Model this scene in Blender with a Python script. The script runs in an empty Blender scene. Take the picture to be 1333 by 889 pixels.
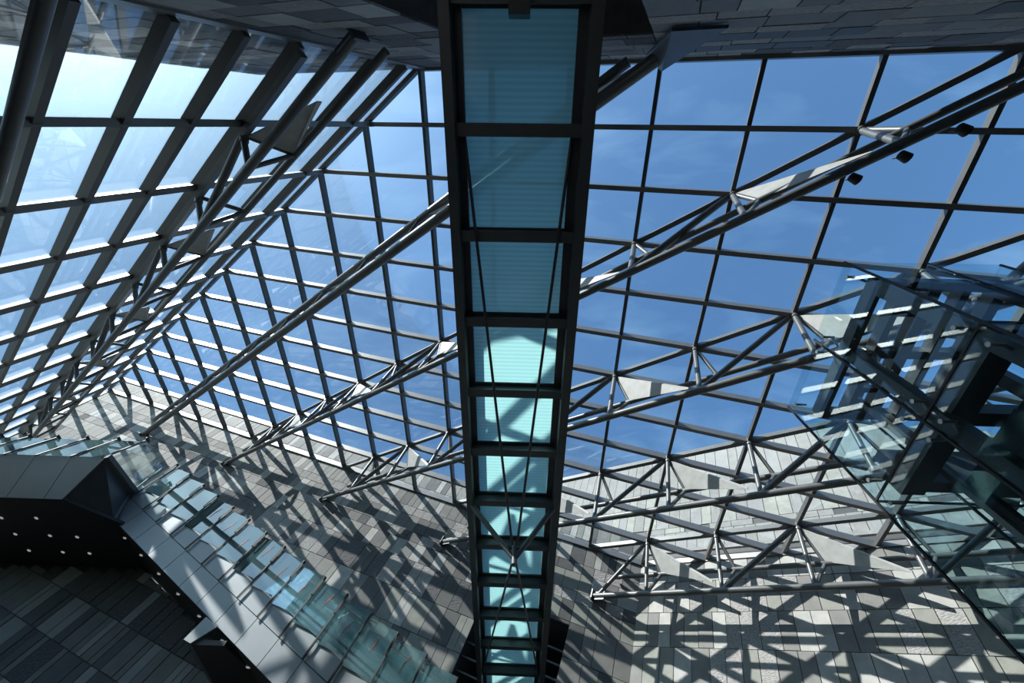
import bpy, bmesh, math, random
from mathutils import Vector, Matrix, Euler

rng = random.Random(7)
C = bpy.context.scene.collection
SC = bpy.context.scene

# ------------------------------------------------------------------ camera
EYE = 1.6                                   # eye height above the floor
PITCH, YAW, ROLL = 2.6583, 0.0538, 0.0711
FPX = 538.516
camd = bpy.data.cameras.new('camera')
camd.sensor_width = 36.0
camd.lens = FPX / 1333.0 * 36.0
camd.clip_end = 500
cam = bpy.data.objects.new('camera', camd)
C.objects.link(cam)
CR = Matrix.Rotation(YAW, 3, 'Z') @ Matrix.Rotation(PITCH, 3, 'X') @ Matrix.Rotation(ROLL, 3, 'Z')
cam.matrix_world = Matrix.Translation((0, 0, EYE)) @ CR.to_4x4()
SC.camera = cam

# ------------------------------------------------------------------ sky, sun, exposure
SUN = Vector((-0.62, -0.36, 0.70)).normalized()
world = bpy.data.worlds.new('sky'); SC.world = world
world.use_nodes = True
nt = world.node_tree; nt.nodes.clear()
sky = nt.nodes.new('ShaderNodeTexSky'); sky.sky_type = 'NISHITA'
sky.sun_disc = False
sky.sun_elevation = math.asin(SUN.z)
sky.sun_rotation = math.atan2(SUN.x, SUN.y)
sky.altitude = 100; sky.air_density = 1.0; sky.dust_density = 2.6; sky.ozone_density = 4.0
bg = nt.nodes.new('ShaderNodeBackground'); bg.inputs['Strength'].default_value = 0.205
# thin wisps of cirrus
tc = nt.nodes.new('ShaderNodeTexCoord')
mp = nt.nodes.new('ShaderNodeMapping'); mp.inputs['Scale'].default_value = (1.2, 3.4, 2.2); mp.inputs['Rotation'].default_value = (0.2, 0.1, 0.7)
nz = nt.nodes.new('ShaderNodeTexNoise'); nz.inputs['Scale'].default_value = 2.6; nz.inputs['Detail'].default_value = 8; nz.inputs['Distortion'].default_value = 0.6
cr = nt.nodes.new('ShaderNodeMapRange'); cr.inputs['From Min'].default_value = 0.52; cr.inputs['From Max'].default_value = 0.8
cr.inputs['To Min'].default_value = 0.0; cr.inputs['To Max'].default_value = 0.10
mixc = nt.nodes.new('ShaderNodeMixRGB'); mixc.inputs['Color2'].default_value = (7.5, 8.2, 9.2, 1)
outw = nt.nodes.new('ShaderNodeOutputWorld')
L_ = nt.links.new
L_(tc.outputs['Generated'], mp.inputs['Vector']); L_(mp.outputs['Vector'], nz.inputs['Vector'])
L_(nz.outputs['Fac'], cr.inputs['Value']); L_(cr.outputs['Result'], mixc.inputs['Fac'])
L_(sky.outputs['Color'], mixc.inputs['Color1']); gr = nt.nodes.new('ShaderNodeMixRGB'); gr.blend_type = 'MULTIPLY'; gr.inputs['Fac'].default_value = 1.0
gr.inputs['Color2'].default_value = (0.84, 1.18, 1.26, 1)
L_(mixc.outputs['Color'], gr.inputs['Color1']); L_(gr.outputs['Color'], bg.inputs['Color'])
L_(bg.outputs['Background'], outw.inputs['Surface'])

sund = bpy.data.lights.new('sun', 'SUN'); sund.energy = 12.0; sund.angle = math.radians(0.53); sund.color = (1.0, 0.965, 0.9)
sun = bpy.data.objects.new('sun', sund); C.objects.link(sun)
sun.rotation_euler = SUN.to_track_quat('Z', 'Y').to_euler()
sun.location = (-20, -12, 40)

SC.view_settings.view_transform = 'Standard'
SC.view_settings.look = 'None'
SC.view_settings.gamma = 1.0
SC.view_settings.use_curve_mapping = False
SC.view_settings.exposure = 0.0
try:
    SC.cycles.transparent_max_bounces = 24
except Exception:
    pass

# ------------------------------------------------------------------ building grid (the building leans 18.7 degrees about Y)
ANG = 0.3262
GA, GB = 2.3078, 1.5510          # glazing cell, across and along the bridge
X0, Y0 = -0.8804, -1.5227
H = 13.0                         # roof plane above eye, square to the lean
YE = Y0 + 12 * GB
DL = math.hypot(GA, GB)
TH = math.atan2(-GB, GA)         # direction of trusses / left glazing / right wall
RY = Matrix.Rotation(ANG, 4, 'Y')

def frame(o, theta=0.0):
    """frame of the leaning building: origin in leaning coordinates, x axis turned by theta"""
    return Matrix.Translation((0, 0, EYE)) @ RY @ Matrix.Translation(o) @ Matrix.Rotation(theta, 4, 'Z')

def wframe(o):
    return Matrix.Translation((o[0], o[1], o[2] + EYE))

def node(i, j, z=H):
    return (X0 - GA * i, Y0 + GB * j, z)

def pix(p):
    q = CR.transposed() @ (Vector(p) - Vector((0, 0, EYE)))
    if q.z > -0.1: return None
    return (666.5 + FPX * q.x / -q.z, 444.5 - FPX * q.y / -q.z, q.length)

# ------------------------------------------------------------------ materials
def new_mat(name):
    m = bpy.data.materials.new(name); m.use_nodes = True
    t = m.node_tree; t.nodes.clear()
    o = t.nodes.new('ShaderNodeOutputMaterial')
    return m, t, o

def surf(name, col, rough=0.5, metal=0.0, var=0.15, scale=6.0, bump=0.0, bscale=30.0, spec=0.5, stretch=None):
    m, t, o = new_mat(name)
    b = t.nodes.new('ShaderNodeBsdfPrincipled')
    b.inputs['Roughness'].default_value = rough; b.inputs['Metallic'].default_value = metal
    b.inputs['Specular IOR Level'].default_value = spec
    tcn = t.nodes.new('ShaderNodeTexCoord'); geo = t.nodes.new('ShaderNodeNewGeometry')
    mpn = t.nodes.new('ShaderNodeMapping')
    if stretch: mpn.inputs['Scale'].default_value = stretch
    n = t.nodes.new('ShaderNodeTexNoise'); n.inputs['Scale'].default_value = scale; n.inputs['Detail'].default_value = 6
    t.links.new(geo.outputs['Position'], mpn.inputs['Vector']); t.links.new(mpn.outputs['Vector'], n.inputs['Vector'])
    r = t.nodes.new('ShaderNodeMapRange'); r.inputs['From Min'].default_value = 0.3; r.inputs['From Max'].default_value = 0.7
    r.inputs['To Min'].default_value = 1 - var; r.inputs['To Max'].default_value = 1 + var
    t.links.new(n.outputs['Fac'], r.inputs['Value'])
    mx = t.nodes.new('ShaderNodeVectorMath'); mx.operation = 'SCALE'; mx.inputs[0].default_value = col
    t.links.new(r.outputs['Result'], mx.inputs['Scale']); t.links.new(mx.outputs['Vector'], b.inputs['Base Color'])
    if bump:
        n2 = t.nodes.new('ShaderNodeTexNoise'); n2.inputs['Scale'].default_value = bscale; n2.inputs['Detail'].default_value = 8
        t.links.new(mpn.outputs['Vector'], n2.inputs['Vector'])
        bp = t.nodes.new('ShaderNodeBump'); bp.inputs['Strength'].default_value = bump; bp.inputs['Distance'].default_value = 0.03
        t.links.new(n2.outputs['Fac'], bp.inputs['Height']); t.links.new(bp.outputs['Normal'], b.inputs['Normal'])
    t.links.new(b.outputs['BSDF'], o.inputs['Surface'])
    return m

def glass(name, tint, refl=0.6, ior=1.5, rough=0.0, haze=None, hazef=0.0, minref=0.0):
    m, t, o = new_mat(name)
    tr = t.nodes.new('ShaderNodeBsdfTransparent'); tr.inputs['Color'].default_value = (*tint, 1)
    gl = t.nodes.new('ShaderNodeBsdfGlossy'); gl.inputs['Roughness'].default_value = rough
    fr = t.nodes.new('ShaderNodeFresnel'); fr.inputs['IOR'].default_value = ior
    mu = t.nodes.new('ShaderNodeMath'); mu.operation = 'MULTIPLY_ADD'; mu.inputs[1].default_value = refl; mu.inputs[2].default_value = minref
    t.links.new(fr.outputs['Fac'], mu.inputs[0])
    mx = t.nodes.new('ShaderNodeMixShader')
    t.links.new(mu.outputs[0], mx.inputs['Fac'])
    base = tr
    if haze:
        df = t.nodes.new('ShaderNodeBsdfTranslucent'); df.inputs['Color'].default_value = (*haze, 1)
        dd = t.nodes.new('ShaderNodeBsdfDiffuse'); dd.inputs['Color'].default_value = (*haze, 1)
        ad = t.nodes.new('ShaderNodeMixShader'); ad.inputs['Fac'].default_value = 0.5
        t.links.new(df.outputs[0], ad.inputs[1]); t.links.new(dd.outputs[0], ad.inputs[2])
        m2 = t.nodes.new('ShaderNodeMixShader'); m2.inputs['Fac'].default_value = hazef
        t.links.new(tr.outputs[0], m2.inputs[1]); t.links.new(ad.outputs[0], m2.inputs[2]); base = m2
    t.links.new(base.outputs[0], mx.inputs[1]); t.links.new(gl.outputs[0], mx.inputs[2])
    t.links.new(mx.outputs[0], o.inputs['Surface'])
    return m

def frosted():
    m, t, o = new_mat('frosted_teal_glass')
    geo = t.nodes.new('ShaderNodeNewGeometry')
    sx = t.nodes.new('ShaderNodeSeparateXYZ'); t.links.new(geo.outputs['Position'], sx.inputs[0])
    w = t.nodes.new('ShaderNodeMath'); w.operation = 'MULTIPLY'; w.inputs[1].default_value = 2 * math.pi / 0.085
    t.links.new(sx.outputs['Y'], w.inputs[0])
    s = t.nodes.new('ShaderNodeMath'); s.operation = 'SINE'; t.links.new(w.outputs[0], s.inputs[0])
    r = t.nodes.new('ShaderNodeMapRange'); r.inputs['From Min'].default_value = -1; r.inputs['From Max'].default_value = 1
    r.inputs['To Min'].default_value = 0.90; r.inputs['To Max'].default_value = 1.06
    t.links.new(s.outputs[0], r.inputs['Value'])
    v = t.nodes.new('ShaderNodeVectorMath'); v.operation = 'SCALE'; v.inputs[0].default_value = (0.27, 0.48, 0.475)
    t.links.new(r.outputs['Result'], v.inputs['Scale'])
    tl = t.nodes.new('ShaderNodeBsdfTranslucent'); t.links.new(v.outputs['Vector'], tl.inputs['Color'])
    tr = t.nodes.new('ShaderNodeBsdfTransparent'); tr.inputs['Color'].default_value = (0.30, 0.62, 0.66, 1)
    gl = t.nodes.new('ShaderNodeBsdfGlossy'); gl.inputs['Roughness'].default_value = 0.15
    a = t.nodes.new('ShaderNodeMixShader'); a.inputs['Fac'].default_value = 0.06
    t.links.new(tl.outputs[0], a.inputs[1]); t.links.new(tr.outputs[0], a.inputs[2])
    b = t.nodes.new('ShaderNodeMixShader'); b.inputs['Fac'].default_value = 0.05
    t.links.new(a.outputs[0], b.inputs[1]); t.links.new(gl.outputs[0], b.inputs[2])
    t.links.new(b.outputs[0], o.inputs['Surface'])
    return m

def emit(name, col, st):
    m, t, o = new_mat(name)
    e = t.nodes.new('ShaderNodeEmission'); e.inputs['Color'].default_value = (*col, 1); e.inputs['Strength'].default_value = st
    t.links.new(e.outputs[0], o.inputs['Surface']); return m

M = {}
M['stone_light'] = surf('stone_light', (0.34, 0.34, 0.318), 0.7, var=0.12, scale=3, bump=0.25, bscale=40)
M['stone_mid'] = surf('stone_mid', (0.165, 0.165, 0.155), 0.7, var=0.12, scale=3, bump=0.25, bscale=40)
M['stone_dark'] = surf('stone_dark', (0.075, 0.078, 0.077), 0.65, var=0.15, scale=3, bump=0.2, bscale=40)
M['stone_green'] = surf('stone_green', (0.205, 0.212, 0.187), 0.7, var=0.12, scale=3, bump=0.25, bscale=40)
M['stone_rough'] = surf('stone_rough', (0.29, 0.285, 0.275), 0.85, var=0.35, scale=14, bump=1.0, bscale=9, stretch=(1, 1, 3))
M['stone_rough_dark'] = surf('stone_rough_dark', (0.10, 0.10, 0.104), 0.85, var=0.4, scale=14, bump=1.0, bscale=9, stretch=(1, 1, 3))
M['stone_pale'] = surf('stone_pale', (0.27, 0.275, 0.265), 0.7, var=0.10, scale=2, bump=0.2, bscale=40)
M['stone_outer'] = surf('stone_outer', (0.175, 0.18, 0.175), 0.7, var=0.10, scale=2, bump=0.2, bscale=40)
M['joint'] = surf('joint_mortar', (0.055, 0.057, 0.06), 0.9, var=0.2)
M['floor_stone'] = surf('floor_stone', (0.075, 0.075, 0.075), 0.5, var=0.1, scale=2)
M['steel'] = surf('grey_painted_steel', (0.115, 0.122, 0.122), 0.4, metal=0.15, var=0.10, scale=5, bump=0.05, bscale=60)
M['plate'] = surf('pale_grey_steel_plate', (0.36, 0.37, 0.36), 0.5, var=0.12, scale=4)
M['mullion'] = surf('mullion_aluminium', (0.22, 0.215, 0.205), 0.42, metal=0.6, var=0.06, scale=3)
M['purlin'] = surf('dark_anodised_bar', (0.085, 0.085, 0.083), 0.42, metal=0.3, var=0.06, scale=3)
M['dark_steel'] = surf('charcoal_steel', (0.055, 0.062, 0.066), 0.4, var=0.15, scale=4)
M['bridge_steel'] = surf('bridge_steel', (0.085, 0.095, 0.098), 0.42, var=0.12, scale=3)
M['cable'] = surf('stainless_cable', (0.25, 0.24, 0.22), 0.35, metal=0.6, var=0.05)
M['panel'] = surf('silver_cladding_panel', (0.215, 0.235, 0.25), 0.45, metal=0.25, var=0.05, scale=1.5)
M['black'] = surf('black_soffit', (0.022, 0.023, 0.025), 0.6, var=0.1)
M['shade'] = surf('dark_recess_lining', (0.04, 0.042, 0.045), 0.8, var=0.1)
M['red'] = surf('red_sliver', (0.42, 0.03, 0.025), 0.5, var=0.05)
M['chrome'] = surf('bright_fitting', (0.32, 0.33, 0.33), 0.35, metal=0.7, var=0.03)
M['roof_glass'] = glass('roof_glass', (0.95, 0.97, 0.985), 0.3, 1.5)
M['side_glass'] = glass('left_wall_glass', (0.95, 0.975, 0.99), 0.5, 1.5)
M['stair_glass'] = glass('balustrade_glass', (0.78, 0.93, 0.95), 0.9, 1.55, haze=(0.50, 0.88, 0.94), hazef=0.20, minref=0.14)
M['shaft_glass'] = glass('shaft_glass', (0.88, 0.955, 0.97), 0.12, 1.45, minref=0.0)
M['bridge_glass'] = frosted()
M['clear_glass'] = glass('clear_floor_glass', (0.92, 0.985, 0.985), 0.5, 1.5)
M['lamp_glow'] = emit('downlight_glow', (1.0, 0.95, 0.88), 0.30)

# ------------------------------------------------------------------ mesh helpers
class MB:
    def __init__(self): self.v = []; self.f = []; self.mi = []; self.sm = []
    def add(self, vs, fs, mi=0, smooth=False):
        b = len(self.v); self.v += [tuple(p) for p in vs]
        for q in fs: self.f.append(tuple(b + k for k in q)); self.mi.append(mi); self.sm.append(smooth)
        return self
    def box(self, a, b, mi=0):
        x0, y0, z0 = (min(a[k], b[k]) for k in range(3)); x1, y1, z1 = (max(a[k], b[k]) for k in range(3))
        return self.add([(x0,y0,z0),(x1,y0,z0),(x1,y1,z0),(x0,y1,z0),(x0,y0,z1),(x1,y0,z1),(x1,y1,z1),(x0,y1,z1)],
            [(0,3,2,1),(4,5,6,7),(0,1,5,4),(1,2,6,5),(2,3,7,6),(3,0,4,7)], mi)
    def prism(self, poly, off, mi=0):
        """polygon (list of 3d points) pushed by vector off; wound so that off points out of the last face"""
        n = len(poly); off = Vector(off)
        vs = [Vector(p) for p in poly] + [Vector(p) + off for p in poly]
        nn = Vector((0, 0, 0))
        for k in range(n): nn += vs[k].cross(vs[(k + 1) % n])
        fs = [tuple(range(n - 1, -1, -1)), tuple(range(n, 2 * n))] + [(k, (k + 1) % n, n + (k + 1) % n, n + k) for k in range(n)]
        if nn.dot(off) < 0: fs = [tuple(reversed(q)) for q in fs]
        return self.add(vs, fs, mi)
    def tube(self, p, q, r, n=10, r2=None, mi=0):
        p = Vector(p); q = Vector(q); r2 = r if r2 is None else r2
        d = (q - p)
        if d.length < 1e-6: return self
        d.normalize(); a = d.cross(Vector((0, 0, 1)))
        if a.length < 1e-3: a = d.cross(Vector((0, 1, 0)))
        a.normalize(); b = d.cross(a)
        vs = []
        for k in range(n):
            t = 2 * math.pi * k / n; vs.append(p + (a * math.cos(t) + b * math.sin(t)) * r)
        for k in range(n):
            t = 2 * math.pi * k / n; vs.append(q + (a * math.cos(t) + b * math.sin(t)) * r2)
        bs = len(self.v)
        self.add(vs, [(k, (k + 1) % n, n + (k + 1) % n, n + k) for k in range(n)], mi, True)
        self.add(vs[:n], [tuple(range(n - 1, -1, -1))], mi); self.add(vs[n:], [tuple(range(n))], mi)
        return self
    def bar(self, p, q, w, h, up=(0, 0, 1), mi=0):
        """rectangular bar from p to q, width w sideways, h along up"""
        p = Vector(p); q = Vector(q); d = (q - p).normalized(); up = Vector(up)
        s = d.cross(up).normalized() * (w / 2); u = s.cross(d).normalized() * (h / 2)
        vs = [p - s - u, p + s - u, p + s + u, p - s + u, q - s - u, q + s - u, q + s + u, q - s + u]
        return self.add(vs, [(0,1,2,3),(7,6,5,4),(4,5,1,0),(5,6,2,1),(6,7,3,2),(7,4,0,3)], mi)
    def mesh(self, name, mats):
        me = bpy.data.meshes.new(name); me.from_pydata(self.v, [], self.f)
        for m in mats: me.materials.append(m)
        me.polygons.foreach_set('material_index', self.mi); me.polygons.foreach_set('use_smooth', self.sm)
        bm = bmesh.new(); bm.from_mesh(me); bmesh.ops.recalc_face_normals(bm, faces=bm.faces); bm.to_mesh(me); bm.free()
        me.update(); return me
    def build(self, name, mats, parent=None, loc=None):
        mats = mats if isinstance(mats, (list, tuple)) else [mats]
        mats = [M[m] if isinstance(m, str) else m for m in mats]
        o = bpy.data.objects.new(name, self.mesh(name, mats)); C.objects.link(o)
        if parent: o.parent = parent
        if loc is not None: o.location = loc
        return o

def tag(o, label=None, cat=None, group=None, kind=None):
    if label: o['label'] = label
    if cat: o['category'] = cat
    if group: o['group'] = group
    if kind: o['kind'] = kind
    return o

def empty(name, fr, label=None, cat=None, group=None, kind=None):
    o = bpy.data.objects.new(name, None); C.objects.link(o)
    o.matrix_world = fr; o.empty_display_size = 0.3
    return tag(o, label, cat, group, kind)

def link_copy(src, parent, loc, scale=None, name=None):
    o = src.copy(); C.objects.link(o); o.parent = parent; o.location = loc
    if scale: o.scale = scale
    return o

# ------------------------------------------------------------------ floor
MB().box((-60, -30, -0.3), (60, 50, 0.0)).build('floor', 'floor_stone')
tag(bpy.data.objects['floor'], 'grey stone floor of the atrium below the glass roof', 'floor', kind='structure')

# ------------------------------------------------------------------ stone walls with single slabs of stone
def wbottom(P):      # leaning z' at which the point (x', y') reaches the floor
    return (-EYE + math.sin(ANG) * P) / math.cos(ANG)

ROWS = [0.68 + 1.25 * k for k in range(-2, 16)]
unit = {}
def unit_tile(mat):
    if mat not in unit: unit[mat] = MB().box((0, -1, 0), (1, 0, 1)).mesh('stone_tile', [M[mat]])
    return unit[mat]

def clad(root, fr, tiles, limit=300, sgn=1):
    """tiles: list of (x, z, w, h, depth, mat) in the wall frame; the front faces -y (sgn 1) or +y (sgn -1)"""
    sc = []
    for t in tiles:
        x, z, w, h, d, mat = t
        p = pix(fr @ Vector((x + w / 2, 0, z + h / 2)))
        s = 0
        if p:
            inn = -30 < p[0] < 1363 and -30 < p[1] < 919
            s = w * h / p[2] ** 2 * (1 if inn else 0.001)
        sc.append(s)
    order = sorted(range(len(tiles)), key=lambda k: -sc[k])
    rest = MB(); mats = list(dict.fromkeys(t[5] for t in tiles))
    g = 0.011
    for n, k in enumerate(order):
        x, z, w, h, d, mat = tiles[k]
        if n < limit:
            o = bpy.data.objects.new('stone_tile', unit_tile(mat)); C.objects.link(o)
            o.parent = root; o.location = (x + g, 0 if sgn > 0 else d, z + g); o.scale = (w - 2 * g, d, h - 2 * g)
        else:
            y0, y1 = (-d, 0) if sgn > 0 else (0, d)
            rest.box((x + g, y0, z + g), (x + w - g, y1, z + h - g), mats.index(mat))
    if rest.v:
        r = rest.build('stone_tiles', mats, root); r['kind'] = 'stuff'

def tile_rows(xa, xb, rows, widths, palettes, skip=None, top=None, rand=None):
    R_ = rand or rng
    out = []
    for z0, z1 in zip(rows[:-1], rows[1:]):
        pal = R_.choice(palettes)
        x = xa + R_.random() * 0.2
        out_x = xa
        while out_x < xb - 0.05:
            w = R_.choice(widths)
            if xb - (out_x + w) < 0.2: w = xb - out_x
            if not (skip and skip(out_x, out_x + w, z0, z1)):
                zz1 = z1
                if top is not None: zz1 = min(z1, top(out_x + w / 2))
                if zz1 - z0 > 0.08:
                    out.append((out_x, z0, w, zz1 - z0, 0.03 + R_.random() * 0.015, R_.choice(pal)))
            out_x += w
    return out

# far wall: upright in the leaning frame, closes the hall at the end of the bridge
fW1 = frame((0, YE, 0))
XL1, XR1 = node(15, 12)[0], node(-1, 12)[0]
OP = (-4.45, -0.97, 9.3)          # doorway for the bridge
m = MB()
m.prism([(XL1, 0.0, wbottom(XL1)), (OP[0], 0.0, wbottom(OP[0])), (OP[0], 0.0, OP[2]), (OP[0], 0.0, 14.0), (XL1, 0.0, 14.0)], (0, 0.6, 0))
m.box((OP[0], 0.0, OP[2]), (OP[1], 0.6, 14.0))
m.prism([(OP[1], 0.0, wbottom(OP[1])), (XR1, 0.0, wbottom(XR1)), (XR1, 0.0, 14.0), (OP[1], 0.0, 14.0)], (0, 0.6, 0))
w1 = m.build('wall_far', 'joint'); w1.matrix_world = fW1
tag(w1, 'far stone wall of grey slabs under the end of the glass roof', 'wall', kind='structure')
r1 = random.Random(3)
palA = [['stone_light', 'stone_mid', 'stone_mid', 'stone_dark', 'stone_green'], ['stone_mid', 'stone_green', 'stone_dark', 'stone_mid'],
        ['stone_green', 'stone_mid', 'stone_light', 'stone_dark']]
palR = [['stone_rough', 'stone_rough', 'stone_mid'], ['stone_rough_dark', 'stone_rough', 'stone_dark']]
rows1 = [z for z in ROWS if 0.5 < z < 13.5] + [14.0]
skipf = lambda a, b, z0, z1: (b > OP[0] and a < OP[1] and z0 < OP[2])
T = []
for z0, z1 in zip(rows1[:-1], rows1[1:]):
    if z0 > 11.8: segs = [(z0, z1, [palA[0]], [0.3, 0.3, 0.45, 0.6])]
    elif 9.3 < z0 < 11.8:
        segs = [(z0, z0 + 0.8, palA, [0.4, 0.5, 0.6]), (z0 + 0.8, z1, palR, [0.5, 0.7])]
    else: segs = [(z0, z1, palA[1:] + palR[1:], [0.3, 0.45, 0.6, 0.75])]
    for a, b, pal, wd in segs:
        T += tile_rows(XL1, OP[0], [a, b], wd, pal, rand=r1)
        if b > OP[2]: T += tile_rows(OP[0], OP[1], [max(a, OP[2]), b], wd, pal, rand=r1)
        T += tile_rows(OP[1], XR1, [a, b], wd, pal, rand=r1)
clad(w1, fW1, T)
# recess behind the doorway
m = MB()
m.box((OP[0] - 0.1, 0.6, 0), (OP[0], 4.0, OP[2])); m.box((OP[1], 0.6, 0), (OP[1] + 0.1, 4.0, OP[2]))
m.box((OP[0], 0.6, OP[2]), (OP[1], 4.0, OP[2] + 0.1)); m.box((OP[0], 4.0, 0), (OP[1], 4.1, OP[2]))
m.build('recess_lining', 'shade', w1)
for k in range(9):
    MB().box((OP[0], 0.25, 4.6 + 0.48 * k), (OP[1], 0.33, 4.66 + 0.48 * k)).build('louvre_slat', 'bridge_steel', w1)

# right wall: runs along the trusses, rises above the roof outside
fW2 = frame(node(-1, 12, 0), TH)
SL = 12 * DL
def top2(u):
    x = XR1 + u * GA / DL
    return 19.4 if x < 9.3 else max(13.2, 19.4 - (x - 9.3) * 0.75)
us = [0, (9.3 - XR1) * DL / GA, (17.5 - XR1) * DL / GA, SL]
m = MB()
for a, b in zip(us[:-1], us[1:]):
    za = wbottom(XR1 + a * GA / DL); zb_ = wbottom(XR1 + b * GA / DL)
    m.prism([(a, 0, za), (b, 0, zb_), (b, 0, top2(b)), (a, 0, top2(a))], (0, 0.6, 0))
m.prism([(-6, 0, 14.0), (0, 0, 14.0), (0, 0, 19.4), (-6, 0, 19.4)], (0, 0.6, 0))
w2 = m.build('wall_right', 'joint'); w2.matrix_world = fW2
tag(w2, 'sunlit grey stone wall that rises past the glass roof with slot windows', 'wall', kind='structure')
r2 = random.Random(11)
slots = []
for xa, xb, za, zb_ in ((3.0, 3.9, 14.36, 14.66), (5.35, 5.95, 14.36, 14.66), (7.7, 8.3, 14.36, 14.66), (10.0, 10.6, 14.36, 14.66), (0.9, 1.5, 14.36, 14.66)):
    slots.append(((xa - XR1) * DL / GA, (xb - XR1) * DL / GA, za, zb_))
rows2 = [z for z in ROWS if 4.0 < z < 12.8]
palW = [['stone_mid', 'stone_light', 'stone_green', 'stone_mid'], ['stone_mid', 'stone_green', 'stone_rough', 'stone_light'], ['stone_green', 'stone_mid', 'stone_dark']]
T = tile_rows(0, 17.5, rows2, [0.45, 0.5, 0.5, 0.6], palW, rand=r2)
T += tile_rows(0, 17.5, [11.93, 13.0], [0.5, 0.5, 0.6], [['stone_light', 'stone_mid', 'stone_light']], rand=r2)
palX = [['stone_mid', 'stone_outer', 'stone_outer', 'stone_green'], ['stone_outer', 'stone_mid', 'stone_outer']]
for a, b in ((13.45, 14.36), (14.66, 16.9), (16.9, 19.4)):
    T += tile_rows(-6 if a > 14 else 0, 15.0, [a, b], [0.42, 0.5, 0.5, 0.62], palX, top=top2, rand=r2)
def in_slot(a, b): return any(not (b <= s[0] + 0.02 or a >= s[1] - 0.02) for s in slots)
edges = sorted([-6, 15.0] + [e for s in slots for e in s[:2]])
for a, b in zip(edges[:-1], edges[1:]):
    if not in_slot(a, b): T += tile_rows(a, b, [14.36, 14.66], [0.7, 0.9], [['stone_mid', 'stone_green']], rand=r2)
clad(w2, fW2, T)
for s in slots:
    o = MB().box((s[0] + 0.02, -0.012, s[2] + 0.02), (s[1] - 0.02, 0.0, s[3] - 0.02)).build('slot_window', 'black', w2)
MB().box((0, -0.14, 13.26), (SL, 0.0, 13.42)).build('trim_1', 'stone_mid', w2)
MB().box((0, -0.10, 13.0), (SL, 0.0, 13.2)).build('ledge_shadow', 'black', w2)  # black strip standing in for the shadow under the ledge

# near wall: above and behind the camera, at the start of the bridge, runs on outside the left glazing
fW0 = frame((0, Y0, 0))
XA0, XB0 = -14.6, node(-13, 0)[0]
OP0 = (-4.45, -0.86, 9.6)
m = MB()
m.prism([(XA0, 0, wbottom(XA0)), (OP0[0], 0, wbottom(OP0[0])), (OP0[0], 0, 13.25), (XA0, 0, 13.25)], (0, -0.6, 0))
m.box((OP0[0], -0.6, OP0[2]), (OP0[1], 0, 13.25))
m.prism([(OP0[1], 0, wbottom(OP0[1])), (XB0, 0, wbottom(XB0)), (XB0, 0, 13.25), (OP0[1], 0, 13.25)], (0, -0.6, 0))
w0 = m.build('wall_near', 'joint'); w0.matrix_world = fW0
tag(w0, 'shaded dark stone wall at the head of the glass bridge', 'wall', kind='structure')
r0 = random.Random(5)
rows0 = [z for z in ROWS if 3.0 < z < 12.5] + [13.2]
skip0 = lambda a, b, z0, z1: False
T = []
for z0, z1 in zip(rows0[:-1], rows0[1:]):
    for a, b, pal, wd in ((z0, z0 + 0.5, palR, [0.7, 1.0]), (z0 + 0.5, z1, palA[1:] + [['stone_rough_dark', 'stone_dark', 'stone_mid']], [0.5, 0.75, 1.0])):
        T += tile_rows(XA0, OP0[0], [a, b], wd, pal, rand=r0)
        if b > OP0[2]: T += tile_rows(OP0[0], OP0[1], [max(a, OP0[2]), b], wd, pal, rand=r0)
        T += tile_rows(OP0[1], 14.0, [a, b], wd, pal, rand=r0)
clad(w0, fW0, T, sgn=-1)
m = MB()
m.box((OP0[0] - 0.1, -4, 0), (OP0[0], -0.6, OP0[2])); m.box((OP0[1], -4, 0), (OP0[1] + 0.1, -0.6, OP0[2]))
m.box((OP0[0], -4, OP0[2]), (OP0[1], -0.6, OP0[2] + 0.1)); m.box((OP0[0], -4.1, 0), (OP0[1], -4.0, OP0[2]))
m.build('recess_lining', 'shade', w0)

# ------------------------------------------------------------------ glass roof
fR = frame((0, 0, H))
roof = empty('ceiling', fR, 'sloping glass roof of large panes in a dark metal grid', 'glass roof', kind='structure')
TB = 0.04
def pane(parent, pts, t, mat, name='glass_pane'):
    v = Vector(t); return MB().prism(pts, v).build(name, mat, parent)
def n2(i, j): p = node(i, j, 0); return Vector((p[0], p[1], 0))
full = None
for j in range(12):
    for i in range(j - 13, j + 4):
        a, b, c_, d = n2(i, j), n2(i + 1, j), n2(i + 1, j + 1), n2(i, j + 1)
        z = Vector((0, 0, 0.03))
        if i == j + 3: pane(roof, [a + z, c_ + z, d + z], (0, 0, 0.012), 'roof_glass')
        elif i == j - 13: pane(roof, [a + z, b + z, c_ + z], (0, 0, 0.012), 'roof_glass')
        else:
            if full is None:
                full = MB().box((-GA, 0, 0.03), (0, GB, 0.042)).build('glass_pane', 'roof_glass', roof, a)
            else: link_copy(full, roof, a)
for j in range(13):       # rafters, square to the bridge
    xl, xr = node(j + 3, j)[0], node(j - 13, j)[0]
    y = Y0 + GB * j
    wd = 0.13 if 0 < j < 12 else 0.24
    MB().box((xl, y - wd / 2, -0.22), (xr, y + wd / 2, 0.05)).build('rafter', 'mullion', roof)
for i in range(-12, 15):  # purlins, parallel to the bridge
    j0, j1 = max(0, i - 3), min(12, i + 13)
    x = X0 - GA * i
    if j1 > j0: MB().box((x - 0.052, Y0 + GB * j0, -0.18), (x + 0.052, Y0 + GB * j1, 0.048)).build('purlin', 'purlin', roof)
p0, p1 = Vector(node(3, 0, 0)), Vector(node(15, 12, 0))
MB().bar(p0 + Vector((0, 0, -0.08)), p1 + Vector((0, 0, -0.06)), 0.12, 0.2).build('ridge_beam', 'purlin', roof)
p0, p1 = Vector(node(-13, 0, 0)), Vector(node(-1, 12, 0))
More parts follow.
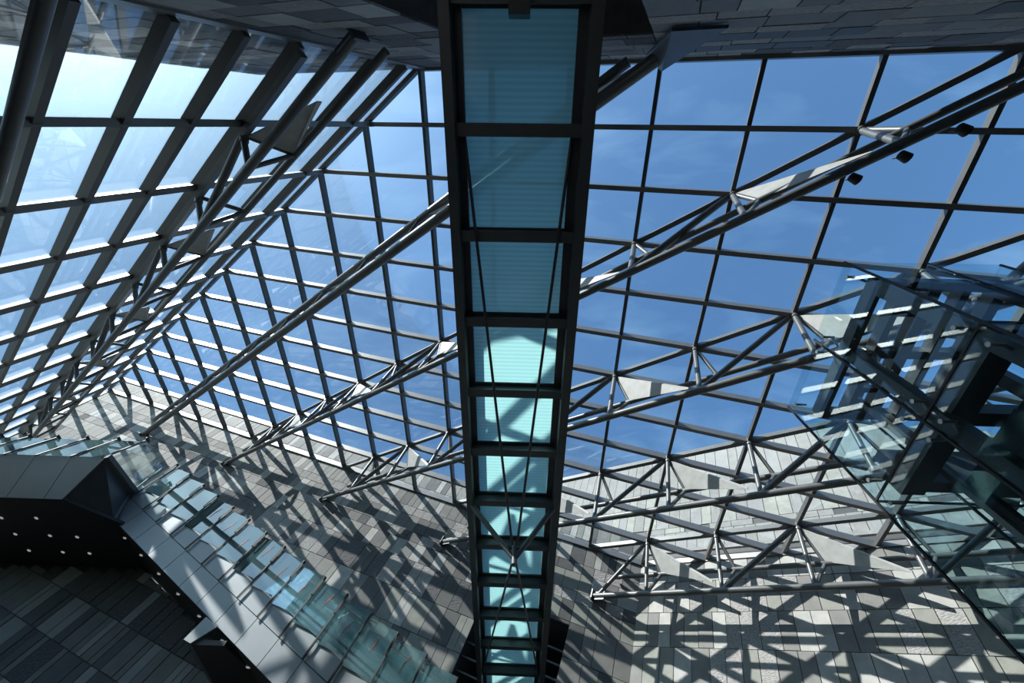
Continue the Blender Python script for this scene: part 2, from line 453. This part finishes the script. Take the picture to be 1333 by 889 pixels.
MB().bar(p0 + Vector((0, 0, -0.1)), p1 + Vector((0, 0, -0.1)), 0.16, 0.26).build('edge_beam', 'mullion', roof)

# ------------------------------------------------------------------ left glazed wall
fP = frame(node(15, 12, 0), TH)          # x to the right along the trusses, y into the hall, z up the lean
lw = empty('wall_left', fP, 'leaning glazed wall on the left with deep dark bars', 'glass wall', kind='structure')
LV = [8.17 + 1.27 * k for k in range(-6, 4)]
LV = [z for z in LV if z > 0.3]
levels = LV + [13.0]
gp = None
for n in range(12):
    for za, zb_ in zip(levels[:-1], levels[1:]):
        h = zb_ - za
        if abs(h - 1.27) < 0.01:
            if gp is None: gp = MB().box((0, -0.02, 0), (DL, -0.008, 1.27)).build('glass_pane', 'side_glass', lw, (n * DL, 0, za))
            else: link_copy(gp, lw, (n * DL, 0, za))
        else: MB().box((0, -0.02, 0), (DL, -0.008, h)).build('glass_pane', 'side_glass', lw, (n * DL, 0, za))
for z in LV:
    MB().box((0, -0.04, z - 0.065), (SL, 0.20, z + 0.065)).build('transom', 'purlin', lw)
for n in range(13):
    q = [Vector((ux * GA / DL - uy * GB / DL, ux * GB / DL + uy * GA / DL, LV[0])) for ux, uy in ((-0.03, -0.075), (0.30, -0.075), (0.30, 0.075), (-0.03, 0.075))]
    MB().prism([p_ + Vector((n * DL, 0, 0)) for p_ in q], (0, 0, 13.0 - LV[0])).build('mullion', 'mullion', lw)   # faces square to the bridge, in line with the rafters
m = MB()
za, zb_ = wbottom(XL1), wbottom(node(3, 0)[0])
m.prism([(0, -0.3, za), (SL, -0.3, zb_), (SL, -0.3, LV[0]), (0, -0.3, LV[0])], (0, 0.3, 0))
m.build('plinth', 'stone_mid', lw)

# ------------------------------------------------------------------ trusses
def truss(name, fr, c1, c2, plate_par, top=(0, 0), n=12, ends=True, pr=0.075, cr_=0.105, label='', group=None):
    """x along, (y, z) section offsets; node m at x = m*DL"""
    t = empty(name, fr, label, 'truss', group)
    P = lambda mm, o, s=0.0: Vector((mm * DL + s, o[0], o[1]))
    sx = lambda w: (GA / GB) * w if ends else 0.0
    MB().bar(P(0, top, 0.05), P(n, top, -0.05), 0.14, 0.18).build('top_chord', 'steel', t)
    MB().tube(P(0, c1, sx(c1[0]) + 0.12), P(n, c1, sx(c1[0]) - 0.12), cr_, 12).build('lower_chord', 'steel', t)
    MB().tube(P(0, c2, sx(c2[0]) + 0.35), P(n, c2, sx(c2[0]) - 0.35), cr_ * 0.82, 12).build('side_chord', 'steel', t)
    for m_ in range(1, n):
        N = P(m_, top); b1 = P(m_, c1); b2 = P(m_, c2, 0.42)
        MB().tube(N, b1, pr).build('post', 'steel', t)
        MB().tube(N, b2, pr * 0.8).build('post', 'steel', t)
        MB().tube(b1, b2, pr * 0.8).build('tie', 'steel', t)
        MB().tube(N + Vector((0, 0, 0.03)), N + (b1 - N).normalized() * 0.2, 0.10, 10).build('node_collar', 'steel', t)
        if m_ % 2 == plate_par:
            d1 = P(m_ - 1, c1) if m_ > 1 else P(0, c1, 0.3 + sx(c1[0]))
            MB().tube(N, d1, pr * 1.05).build('diagonal', 'steel', t)
            if m_ < n:
                tip = P(m_ + 1, c1, -0.25); tip2 = P(m_ + 1, c2, -0.5)
                e = tip * 0.65 + tip2 * 0.35
                q = (tip - N).normalized()
                a = N + (b2 - N) * 0.06
                dirn = (b2 - N).normalized()
                poly = [a, N + (b2 - N) * 0.96, e - dirn * 0.02 + Vector((0, 0, 0.02)), e + Vector((0, 0, 0.14))]
                nn = (poly[1] - poly[0]).cross(poly[2] - poly[0]).normalized()
                MB().prism(poly, nn * 0.03).build('web_plate', 'plate', t)
        else:
            if m_ + 1 <= n - 1:
                N2 = P(m_ + 1, top)
                MB().tube(b1, N2, pr * 1.25).build('diagonal', 'steel', t) if m_ % 4 == (plate_par + 1) % 4 else None
    # end brackets
    for mm, sg in ((0, 1), (n, -1)):
        q = P(mm, c1, sx(c1[0]) + sg * 0.12)
        MB().bar(q - Vector((sg * 0.02, 0, 0)), q + Vector((sg * 0.5, 0, 0.0)), 0.05, 0.34).bar(q + Vector((0.0, 0, -0.22)), q + Vector((0, 0, 0.22)), 0.3, 0.05, up=(1, 0, 0)).build('end_bracket', 'dark_steel', t)
    return t

C1 = (0.26, -2.18)
for c, c2, par, lab in (
    (0, (-0.20, -1.15), 1, 'dark steel roof truss framed into the near stone wall beside the bridge head'),
    (3, (0.26, -1.15), 1, 'steel roof truss carrying the small black spotlights above the elevator top'),
    (6, (0.55, -1.15), 0, 'steel roof truss crossing just behind the top of the glass elevator shaft'),
    (9, (0.58, -1.15), 0, 'steel roof truss set one truss before the sunlit right stone wall'),
    (12, (0.55, -1.15), 1, 'steel truss running close along the sunlit right stone wall')):
    # left end sits on the far wall: node (12-c, 12)
    par_m = {0: 1, 3: 0, 6: 0, 9: 0, 12: 1}[c]
    tr_ = truss('roof_truss', frame(node(12 - c, 12, H - 0.1), TH), C1, c2, par_m, cr_=(0.15 if c == 0 else 0.105), label=lab, group='diagonal roof trusses')
    if c == 0:   # fin that carries this truss on the near wall
        inv = frame(node(12, 12, H - 0.1), TH).inverted() @ frame((0, 0, 0))
        q = [inv @ Vector(p_) for p_ in ((-0.51, -1.40, 8.88), (0.35, -1.40, 8.87), (-0.70, -1.02, 10.8), (-1.10, -1.35, 11.2))]
        nn = (q[1] - q[0]).cross(q[2] - q[0]).normalized() * 0.05
        MB().prism(q[:3], nn).prism([q[0], q[2], q[3]], nn).build('end_fin', 'dark_steel', tr_)
truss('wall_truss', frame(Vector(node(15, 12, 8.17)), TH), (1.12, -0.5), (1.12, 0.62), 1, top=(0.30, -0.05), ends=True, label='steel truss along the middle of the leaning left glazing', group='trusses of the left glazing')
truss('wall_truss', frame(Vector(node(15, 12, 2.75)), TH), (1.12, -0.5), (1.12, 0.62), 1, top=(0.30, -0.05), ends=True, label='steel truss low on the leaning left glazing above the stair landing', group='trusses of the left glazing')

# ------------------------------------------------------------------ glass bridge
br = empty('glass_bridge', wframe((-0.137, 7.8, 7.0)), 'glass floored footbridge with dark steel side beams seen from below', 'bridge')
BX0, BX1, BP, BY = -0.787, 0.787, 1.5389, 0.0685 - 7.8
YA, YB = BY - BP, BY + BP * 11
for sx_, xa, xb in ((-1, -1.045, -0.90), (1, 0.92, 1.085)):
    MB().box((xa, YA, -0.40), (xb, YB, -0.36)).box((xa + (0.05 if sx_ < 0 else 0.0), YA, -0.36), (xb - (0.0 if sx_ < 0 else 0.05), YB, 0.32)).box((xa, YA, 0.32), (xb, YB, 0.36)).build('side_beam', 'bridge_steel', br)
    MB().box((BX0 - 0.13 if sx_ < 0 else BX1, YA, -0.06), (BX0 if sx_ < 0 else BX1 + 0.15, YB, 0.0)).build('edge_angle', 'dark_steel', br)
cb = None
for k in range(-1, 12):
    y = BY + BP * k
    if cb is None:
        cb = MB().box((-0.9, -0.09, -0.28), (0.92, 0.09, -0.25)).box((-0.9, -0.015, -0.25), (0.92, 0.015, -0.03)).box((-0.9, -0.09, -0.03), (0.92, 0.09, 0.0)).build('cross_beam', 'bridge_steel', br, (0, y, 0))
    else: link_copy(cb, br, (0, y, 0))
gpn = None
for k in range(-1, 11):
    y = BY + BP * k
    if gpn is None:
        m = MB().box((BX0 - 0.1, 0.01, 0.005), (BX1 + 0.1, BP - 0.01, 0.035)); m.mi = [1, 0, 1, 1, 1, 1]
        gpn = m.build('floor_glass', ['bridge_glass', 'clear_glass'], br, (0, y, 0))
    else: link_copy(gpn, br, (0, y, 0))
NY = -0.06; NZ = -1.72
nodep = Vector((0.075, NY, NZ))
for sx_ in (-1, 1):
    MB().tube((sx_ * 0.95, NY, -0.35), nodep + Vector((sx_ * 0.03, 0, 0.1)), 0.06, 10, 0.05).build('strut', 'bridge_steel', br)
    MB().tube((sx_ * 0.80, BY + 0.12, -0.1), nodep + Vector((sx_ * 0.05, -0.1, 0.32)), 0.025, 8).build('cable', 'dark_steel', br)
    MB().tube((sx_ * 0.88, YB - 1.6, -0.25), nodep + Vector((sx_ * 0.04, 0.05, 0.02)), 0.025, 8).build('cable', 'dark_steel', br)
MB().tube(nodep + Vector((0, 0, -0.06)), nodep + Vector((0, 0, 0.42)), 0.06, 12).tube(nodep + Vector((-0.1, 0, 0.3)), nodep + Vector((0.1, 0, 0.3)), 0.035, 10).build('king_post', 'bridge_steel', br)
MB().box((-0.14, YA + 0.02, -0.4), (0.14, YA + 0.22, -0.1)).build('bearing_box', 'dark_steel', br)

# ------------------------------------------------------------------ stair with clad side and glass balustrade
YS = 10.0
fS = frame((-13.9, YS, 0))
st = empty('glass_stair', fS, 'long stair clad in silver panels with glass balustrade bays', 'stair')
def jz(x): return 4.09 - 0.181 * (x + 12.84)       # middle joint of the cladding, leaning coordinates
XO = -13.9
XE = 2.6
bays = [-13.64 + 0.8 * k for k in range(0, 21)]
def par4(xa, xb, oa, ob, y):                       # parallelogram panel in stair frame
    return [(xa - XO, y, jz(xa) + oa), (xb - XO, y, jz(xb) + oa), (xb - XO, y, jz(xb) + ob), (xa - XO, y, jz(xa) + ob)]
for k, (xa, xb) in enumerate(zip([XO] + bays, bays + [XE])):
    g = 0.008
    MB().prism(par4(xa + g, xb - g, -0.58, -0.008, 0.0), (0, 0.04, 0)).build('side_panel', 'panel', st)
    MB().prism(par4(xa + g, xb - g, 0.008, 0.42, 0.0), (0, 0.04, 0)).build('side_panel', 'panel', st)
MB().prism(par4(XO, XE, -0.58, 0.40, 0.05), (0, 0.08, 0)).build('stringer', 'dark_steel', st)
MB().prism(par4(XO, XE, -0.58, -0.50, 0.05), (0, 2.32, 0)).build('soffit', 'black', st)
MB().prism(par4(XO, XE, -0.58, 0.42, 2.0), (0, 0.08, 0)).build('stringer', 'panel', st)
# treads: level in the world, so turned back in the leaning frame
ca, sa = math.cos(ANG), math.sin(ANG)
k = 0
while True:
    xw = k * 0.30
    # step along the slope in world: slope angle = ANG + atan(.181)
    sl = math.tan(ANG + math.atan(0.181))
    # world offset (xw, -xw*sl) to leaning frame
    lx = ca * xw + sa * (xw * sl); lz = sa * xw - ca * (xw * sl)
    bx, bz = XO + 0.2 + lx, jz(XO + 0.2) + 0.05 + lz
    if bx > XE - 0.5: break
    e1 = Vector((ca, 0, sa)) * 0.32; e2 = Vector((-sa, 0, ca)) * 0.05
    o = Vector((bx - XO, 0.12, bz))
    MB().prism([o, o + e1, o + e1 + e2, o + e2], (0, 1.84, 0)).build('tread', 'stone_light', st)
    k += 1
bar = None; pn = None
for n, (xa, xb) in enumerate(zip(bays[:-1], bays[1:])):
    hgt = 1.4 + 0.006 * n
    if bar is None:
        bar = MB().box((-0.016, -0.075, 0), (0.016, -0.045, 1.42)).box((-0.016, -0.13, 1.36), (0.016, -0.045, 1.42)).box((-0.012, -0.13, 0.95), (0.012, -0.115, 1.40)).box((-0.012, -0.13, 0.95), (0.012, -0.045, 0.97)).build('baluster', 'black', st, (xa - XO, 0, jz(xa)))
    else: link_copy(bar, st, (xa - XO, 0, jz(xa)))
    xm = (xa + xb) / 2
    if pn is None:
        pn = MB().box((0.02, -0.036, 0.42), (0.78, -0.022, 1.38)).build('glass_pane', 'stair_glass', st, (xa - XO, 0, jz(xm))); near = pn
    else: near = link_copy(pn, st, (xa - XO, 0, jz(xm)))
    o = link_copy(pn, st, (xa - XO, 2.02, jz(xm) + 0.35))
    if 2 < n < 16:
        rz = 0.95 + 0.12 * math.sin(n * 2.3)
        MB().prism([(0.42, -0.045, rz - 0.16), (0.452, -0.045, rz + 0.02), (0.50, -0.045, rz + 0.2), (0.432, -0.045, rz + 0.04)], (0, 0.006, 0)).build('red_sliver', 'red', near)  # thin tapered red sliver just in front of the pane
MB().bar((0.3, -0.02 + 2.02, jz(XO) + 0.35 + 1.43 - 0.181 * 0.3), (XE - XO, 2.0, jz(XE) + 0.35 + 1.43), 0.05, 0.05).build('handrail', 'dark_steel', st)
for yy in (0.5, 1.0, 1.5):   # cross bars seen through the glass
    MB().bar((0.2, yy, jz(XO) + 0.75 - 0.036), (XE - XO, yy, jz(XE) + 0.75), 0.03, 0.05).build('inner_rail', 'dark_steel', st)

# landing at the head of the stair: level, with a leaning clad edge and a black soffit
ld = empty('stair_landing', wframe((-13.5, 10.0, 7.5)), 'stair landing with leaning silver panel edge and black soffit', 'landing')
O = Vector((-13.5, 10.0, 7.5))
def lp(x, y, z): return Vector((x, y, z)) - O
xs = [-17.8, -16.8, -15.8, -14.83, -13.83, -12.78, -11.79]
for a, b in zip(xs[:-1], xs[1:]):
    ba, bb = a - 0.03, (b - 0.03 if b < -11.9 else -12.29)
    MB().prism([lp(a + .008, 8.5, 8.53), lp(b - .008, 8.5, 8.53), lp(bb - .008, 9.05, 7.5), lp(ba + .008, 9.05, 7.5)], (0, 0.05, 0.02)).build('edge_panel', 'panel', ld)
MB().prism([lp(-17.8, 9.06, 7.5), lp(-12.29, 9.06, 7.5), lp(-11.05, 9.95, 7.5), lp(-11.05, 12.3, 7.5), lp(-17.8, 12.3, 7.5)], (0, 0, 0.08)).build('soffit', 'black', ld)
MB().prism([lp(-17.8, 8.54, 8.45), lp(-11.8, 8.54, 8.45), lp(-11.75, 11.95, 8.6), lp(-17.8, 11.95, 8.6)], (0, 0, 0.08)).build('deck', 'stone_mid', ld)
MB().prism([lp(-11.79, 8.52, 8.53), lp(-11.76, 10.0, 8.65), lp(-11.25, 9.9, 7.55), lp(-12.27, 9.06, 7.52)], (-0.05, 0, 0)).build('side_cladding', 'dark_steel', ld)
MB().prism([lp(-11.78, 8.46, 8.56), lp(-11.68, 8.46, 8.62), lp(-11.62, 10.0, 8.72), lp(-11.74, 10.0, 8.62)], (0, 0, -0.12)).build('coping', 'bridge_steel', ld)
bar2 = None; pn2 = None
for x in (-17.6, -16.65, -15.7, -14.76, -13.8, -12.78, -11.85):
    p, q = lp(x, 8.48, 8.5), lp(x, 9.0, 9.86)
    if bar2 is None:
        bar2 = MB().bar(Vector((0, 0, 0)), q - p, 0.035, 0.05, up=(1, 0, 0)).box((-0.02, 0.42, 1.30), (0.02, 0.62, 1.36)).box((-0.015, 0.6, 1.1), (0.015, 0.62, 1.36)).build('baluster', 'black', ld, p)
        pn2 = MB().prism([Vector((0.03, 0.03, 0)), Vector((0.93, 0.03, 0)), Vector((0.93, 0.51, 1.25)), Vector((0.03, 0.51, 1.25))], (0, 0.012, -0.005)).build('glass_pane', 'stair_glass', ld, p)
    else:
        link_copy(bar2, ld, p)
        if x < -12: link_copy(pn2, ld, p)
MB().prism([lp(-11.8, 8.6, 8.6), lp(-11.75, 9.95, 8.7), lp(-11.75, 10.1, 9.75), lp(-11.8, 9.05, 9.75)], (0.012, 0, 0)).build('glass_pane', 'clear_glass', ld)
pn3 = MB().prism([lp(-17.7, 11.9, 8.65), lp(-11.9, 11.9, 8.65), lp(-11.9, 11.9, 9.9), lp(-17.7, 11.9, 9.9)], (0, 0.012, 0)).build('glass_pane', 'stair_glass', ld)

# lower half landing poking out under the stair
lo = empty('lower_landing', wframe((-6.6, 10.6, 4.67)), 'small landing under the stair with pale edge and black soffit', 'landing')
O2 = Vector((-6.6, 10.6, 4.67))
def lq(x, y, z): return Vector((x, y, z)) - O2
MB().prism([lq(-7.23, 10.0, 4.74), lq(-7.03, 10.0, 4.67), lq(-6.66, 10.0, 5.03), lq(-7.06, 10.0, 5.21)], (0, 0.05, 0)).build('edge_panel', 'panel', lo)
MB().prism([lq(-7.03, 10.05, 4.67), lq(-6.3, 10.05, 4.67), lq(-5.75, 11.9, 4.67), lq(-7.1, 11.9, 4.67)], (0, 0, 0.1)).build('soffit', 'black', lo)
MB().prism([lq(-7.23, 10.05, 4.74), lq(-7.03, 10.05, 4.68), lq(-7.1, 11.9, 4.68), lq(-7.3, 11.9, 4.76)], (0.02, 0, 0.12)).build('side_cladding', 'dark_steel', lo)

# stone wall below the stair and landing, in their shade
YW3 = 11.96
fW3 = frame((0, YW3, 0))
def top3(x):
    s_ = jz(x) - 0.583
    l_ = (7.497 + math.sin(ANG) * x) / math.cos(ANG)
    return min(s_, l_) if x > XO else l_
xk = [-30.0, XO, -13.1, -10.0, 2.0]
m = MB()
m.prism([(x, 0, wbottom(x)) for x in xk] + [(x, 0, top3(x)) for x in reversed(xk)], (0, 0.3, 0))
w3 = m.build('wall_middle', 'joint'); w3.matrix_world = fW3
tag(w3, 'dark stone wall in the shade below the stair', 'wall', kind='structure')
r3 = random.Random(21)
rows3 = [0.49 + 0.893 * k for k in range(-6, 6)]
palD = [['stone_mid', 'stone_dark', 'stone_mid', 'stone_pale', 'stone_dark'], ['stone_mid', 'stone_light', 'stone_dark', 'stone_mid'], ['stone_dark', 'stone_pale', 'stone_mid', 'stone_dark', 'stone_rough_dark']]
T = []
for z0, z1 in zip(rows3[:-1], rows3[1:]):
    for t in tile_rows(-24.0, 2.0, [z0, z1], [0.2, 0.3, 0.3, 0.45, 0.6], palD, rand=r3):
        x, z, w, h, d, mt = t
        if z0 < wbottom(x): continue
        hh = min(h, top3(x + w) - z, top3(x) - z)
        if hh > 0.06: T.append((x, z, w, hh, d, mt))
clad(w3, fW3, T)

# recessed downlights
dl = None
def downlight(p, lab, grp, r=0.06):
    m = MB(); n = 14
    t = empty('downlight', wframe(p), lab, 'downlight', grp)
    MB().tube((0, 0, 0.0), (0, 0, -0.012), r * 1.25, n).build('trim_ring', 'chrome', t)
    MB().tube((0, 0, -0.012), (0, 0, -0.016), r * 0.85, n).build('lens', 'lamp_glow', t)
    return t
for x, y in ((-14.45, 9.87), (-13.42, 9.83), (-14.43, 10.55), (-13.41, 10.56), (-12.62, 10.58), (-14.42, 11.27), (-13.4, 11.29), (-12.6, 11.3)):
    downlight((x, y, 7.5), 'small round downlight recessed in the black landing soffit', 'landing downlights')
for k in range(7):
    x = -12.9 + 1.0 * k
    q = RY @ Vector((x, YS + 0.45, jz(x) - 0.62))
    downlight((q.x, q.y, q.z), 'small round downlight under the sloping stair soffit', 'stair downlights', 0.05)

# ------------------------------------------------------------------ elevator
EX_, EY1, EY2, EZ_ = 4.939, 1.827, 4.566, 6.40
EXR = 7.28
el = empty('elevator_shaft', wframe((6.1, 3.2, -EYE)), 'glass elevator shaft with dark steel frame and bolted panes', 'elevator shaft')
OE = Vector((6.1, 3.2, -EYE))
def le(x, y, z): return Vector((x, y, z)) - OE
ym = 3.17; xm = 6.19
zr = [EZ_, 4.22, 2.04, -0.14, -1.58]
g = 0.012
for z1, z0 in zip(zr[:-1], zr[1:]):
    for a, b in ((EY1, ym), (ym, EY2)):
        MB().box(le(EX_, a + g, z0 + g), le(EX_ + 0.022, b - g, z1 - g)).build('glass_pane', 'shaft_glass', el)
        MB().box(le(EXR, a + g, z0 + g), le(EXR + 0.022, b - g, z1 - g)).build('glass_pane', 'shaft_glass', el)
    for a, b in ((EX_, xm), (xm, EXR)):
        MB().box(le(a + g, EY1, z0 + g), le(b - g, EY1 + 0.022, z1 - g)).build('glass_pane', 'shaft_glass', el)
        MB().box(le(a + g, EY2, z0 + g), le(b - g, EY2 + 0.022, z1 - g)).build('glass_pane', 'shaft_glass', el)
for z in zr[1:4]:      # dark joint seals
    MB().box(le(EX_, EY1, z - 0.014), le(EX_ + 0.022, EY2, z + 0.014)).box(le(EX_, EY2, z - 0.014), le(EXR, EY2 + 0.022, z + 0.014)).box(le(EX_, EY1, z - 0.012), le(EXR, EY1 + 0.022, z + 0.012)).build('joint_seal', 'black', el)
for (x, y) in ((EX_, EY1), (EX_, ym), (EX_, EY2), (xm, EY1), (xm, EY2), (EXR, EY1), (EXR, EY2)):
    MB().box(le(x - 0.008, y - 0.008, -1.58), le(x + 0.022, y + 0.022, EZ_)).build('corner_seal', 'black', el)
# steel frame
for (x, y, s) in ((5.28, 2.08, 0.10), (5.28, 3.2, 0.09), (7.0, 2.08, 0.10), (7.0, 3.2, 0.09), (7.0, 4.38, 0.10), (6.3, 4.42, 0.07)):
    MB().box(le(x - s, y - s, -1.58), le(x + s, y + s, 6.12)).build('post', 'dark_steel', el)
for (x, s) in ((5.22, 0.07), (5.62, 0.05), (6.05, 0.09), (6.5, 0.06), (7.0, 0.08)):
    MB().box(le(x - s, 1.98, 5.92), le(x + s, 4.42, 6.1)).build('top_beam', 'dark_steel', el)
for y in (2.05, 3.2, 4.42):
    MB().box(le(5.2, y - 0.07, 5.95), le(7.1, y + 0.07, 6.12)).build('top_beam', 'dark_steel', el)
MB().box(le(5.30, 1.95, 4.28), le(5.62, 4.62 - 0.12, 4.52)).build('landing_beam', 'dark_steel', el)
MB().box(le(5.4, 4.28, 4.3), le(6.6, 4.46, 4.95)).build('landing_beam', 'dark_steel', el)
MB().box(le(5.6, 1.98, 4.3), le(7.0, 2.14, 4.5)).build('landing_beam', 'dark_steel', el)
MB().box(le(5.5, 3.1, 4.3), le(7.0, 3.3, 4.5)).build('landing_beam', 'dark_steel', el)
MB().box(le(6.86, 2.1, 4.3), le(7.1, 4.4, 4.5)).build('landing_beam', 'dark_steel', el)
for yy in (2.5, 3.9):
    MB().box(le(5.62, yy - 0.05, 5.98), le(6.5, yy + 0.05, 6.08)).build('guide_bracket', 'dark_steel', el)
for (x, y) in ((5.75, 2.35), (5.75, 4.1)):
    MB().box(le(x - 0.04, y - 0.04, -1.5), le(x + 0.04, y + 0.04, 6.0)).build('guide_rail', 'cable', el)
# bolted fittings
for z in (6.2, 4.42, 4.02, 2.24):
    for y in (EY1 + 0.18, ym - 0.14, ym + 0.14, EY2 - 0.18):
        MB().tube(le(EX_ - 0.02, y, z), le(EX_ + 0.16, y, z), 0.018, 10).tube(le(EX_ - 0.03, y, z), le(EX_ - 0.018, y, z), 0.03, 12).build('bolt_fitting', 'chrome', el)
    MB().tube(le(EX_ + 0.12, ym - 0.14, z), le(5.22, 3.2, z), 0.022, 8).tube(le(EX_ + 0.12, ym + 0.14, z), le(5.22, 3.2, z), 0.022, 8).build('spider_arm', 'chrome', el)
    MB().tube(le(EX_ + 0.12, EY1 + 0.18, z), le(5.24, 2.08, z), 0.022, 8).build('spider_arm', 'chrome', el)

# elevator car inside the shaft
car = empty('elevator_car', wframe((6.2, 3.25, 1.7)), 'elevator car with dark frame and glass sides inside the shaft', 'elevator car')
OC = Vector((6.2, 3.25, 1.7))
def lc(x, y, z): return Vector((x, y, z)) - OC
MB().box(lc(5.85, 2.3, 1.7), lc(6.8, 4.15, 1.86)).build('floor_pan', 'dark_steel', car)
MB().box(lc(5.85, 2.3, 3.95), lc(6.8, 4.15, 4.15)).build('roof', 'dark_steel', car)
for x in (5.9, 6.75):
    for y in (2.36, 4.09):
        MB().box(lc(x - 0.05, y - 0.06, 1.86), lc(x + 0.05, y + 0.06, 3.95)).build('corner_post', 'dark_steel', car)
MB().box(lc(5.87, 2.42, 1.9), lc(5.89, 4.03, 3.93)).build('side_glass', 'shaft_glass', car)
MB().box(lc(6.76, 2.42, 1.9), lc(6.78, 4.03, 3.93)).build('side_glass', 'shaft_glass', car)
MB().box(lc(6.0, 3.0, 4.15), lc(6.5, 3.6, 4.28)).build('sheave_box', 'dark_steel', car)

# ------------------------------------------------------------------ small spotlights hung on a truss chord
for (x, y) in ((4.62, 0.0), (3.93, 0.46), (3.28, 0.88)):
    q = RY @ Vector((x, y, 10.62))
    t = empty('spotlight', wframe((q.x, q.y, q.z)), 'small black spotlight clamped under a roof truss chord', 'spotlight', 'spotlights on the roof truss')
    MB().tube((0, 0, 0.0), (0.02, 0.05, 0.25), 0.02, 8).build('bracket', 'black', t)
    MB().tube((-0.07, -0.03, 0.0), (0.08, 0.035, -0.03), 0.085, 14, 0.1).build('body', 'black', t)
    MB().tube((0.08, 0.035, -0.03), (0.09, 0.04, -0.033), 0.08, 14).build('lens', 'chrome', t)
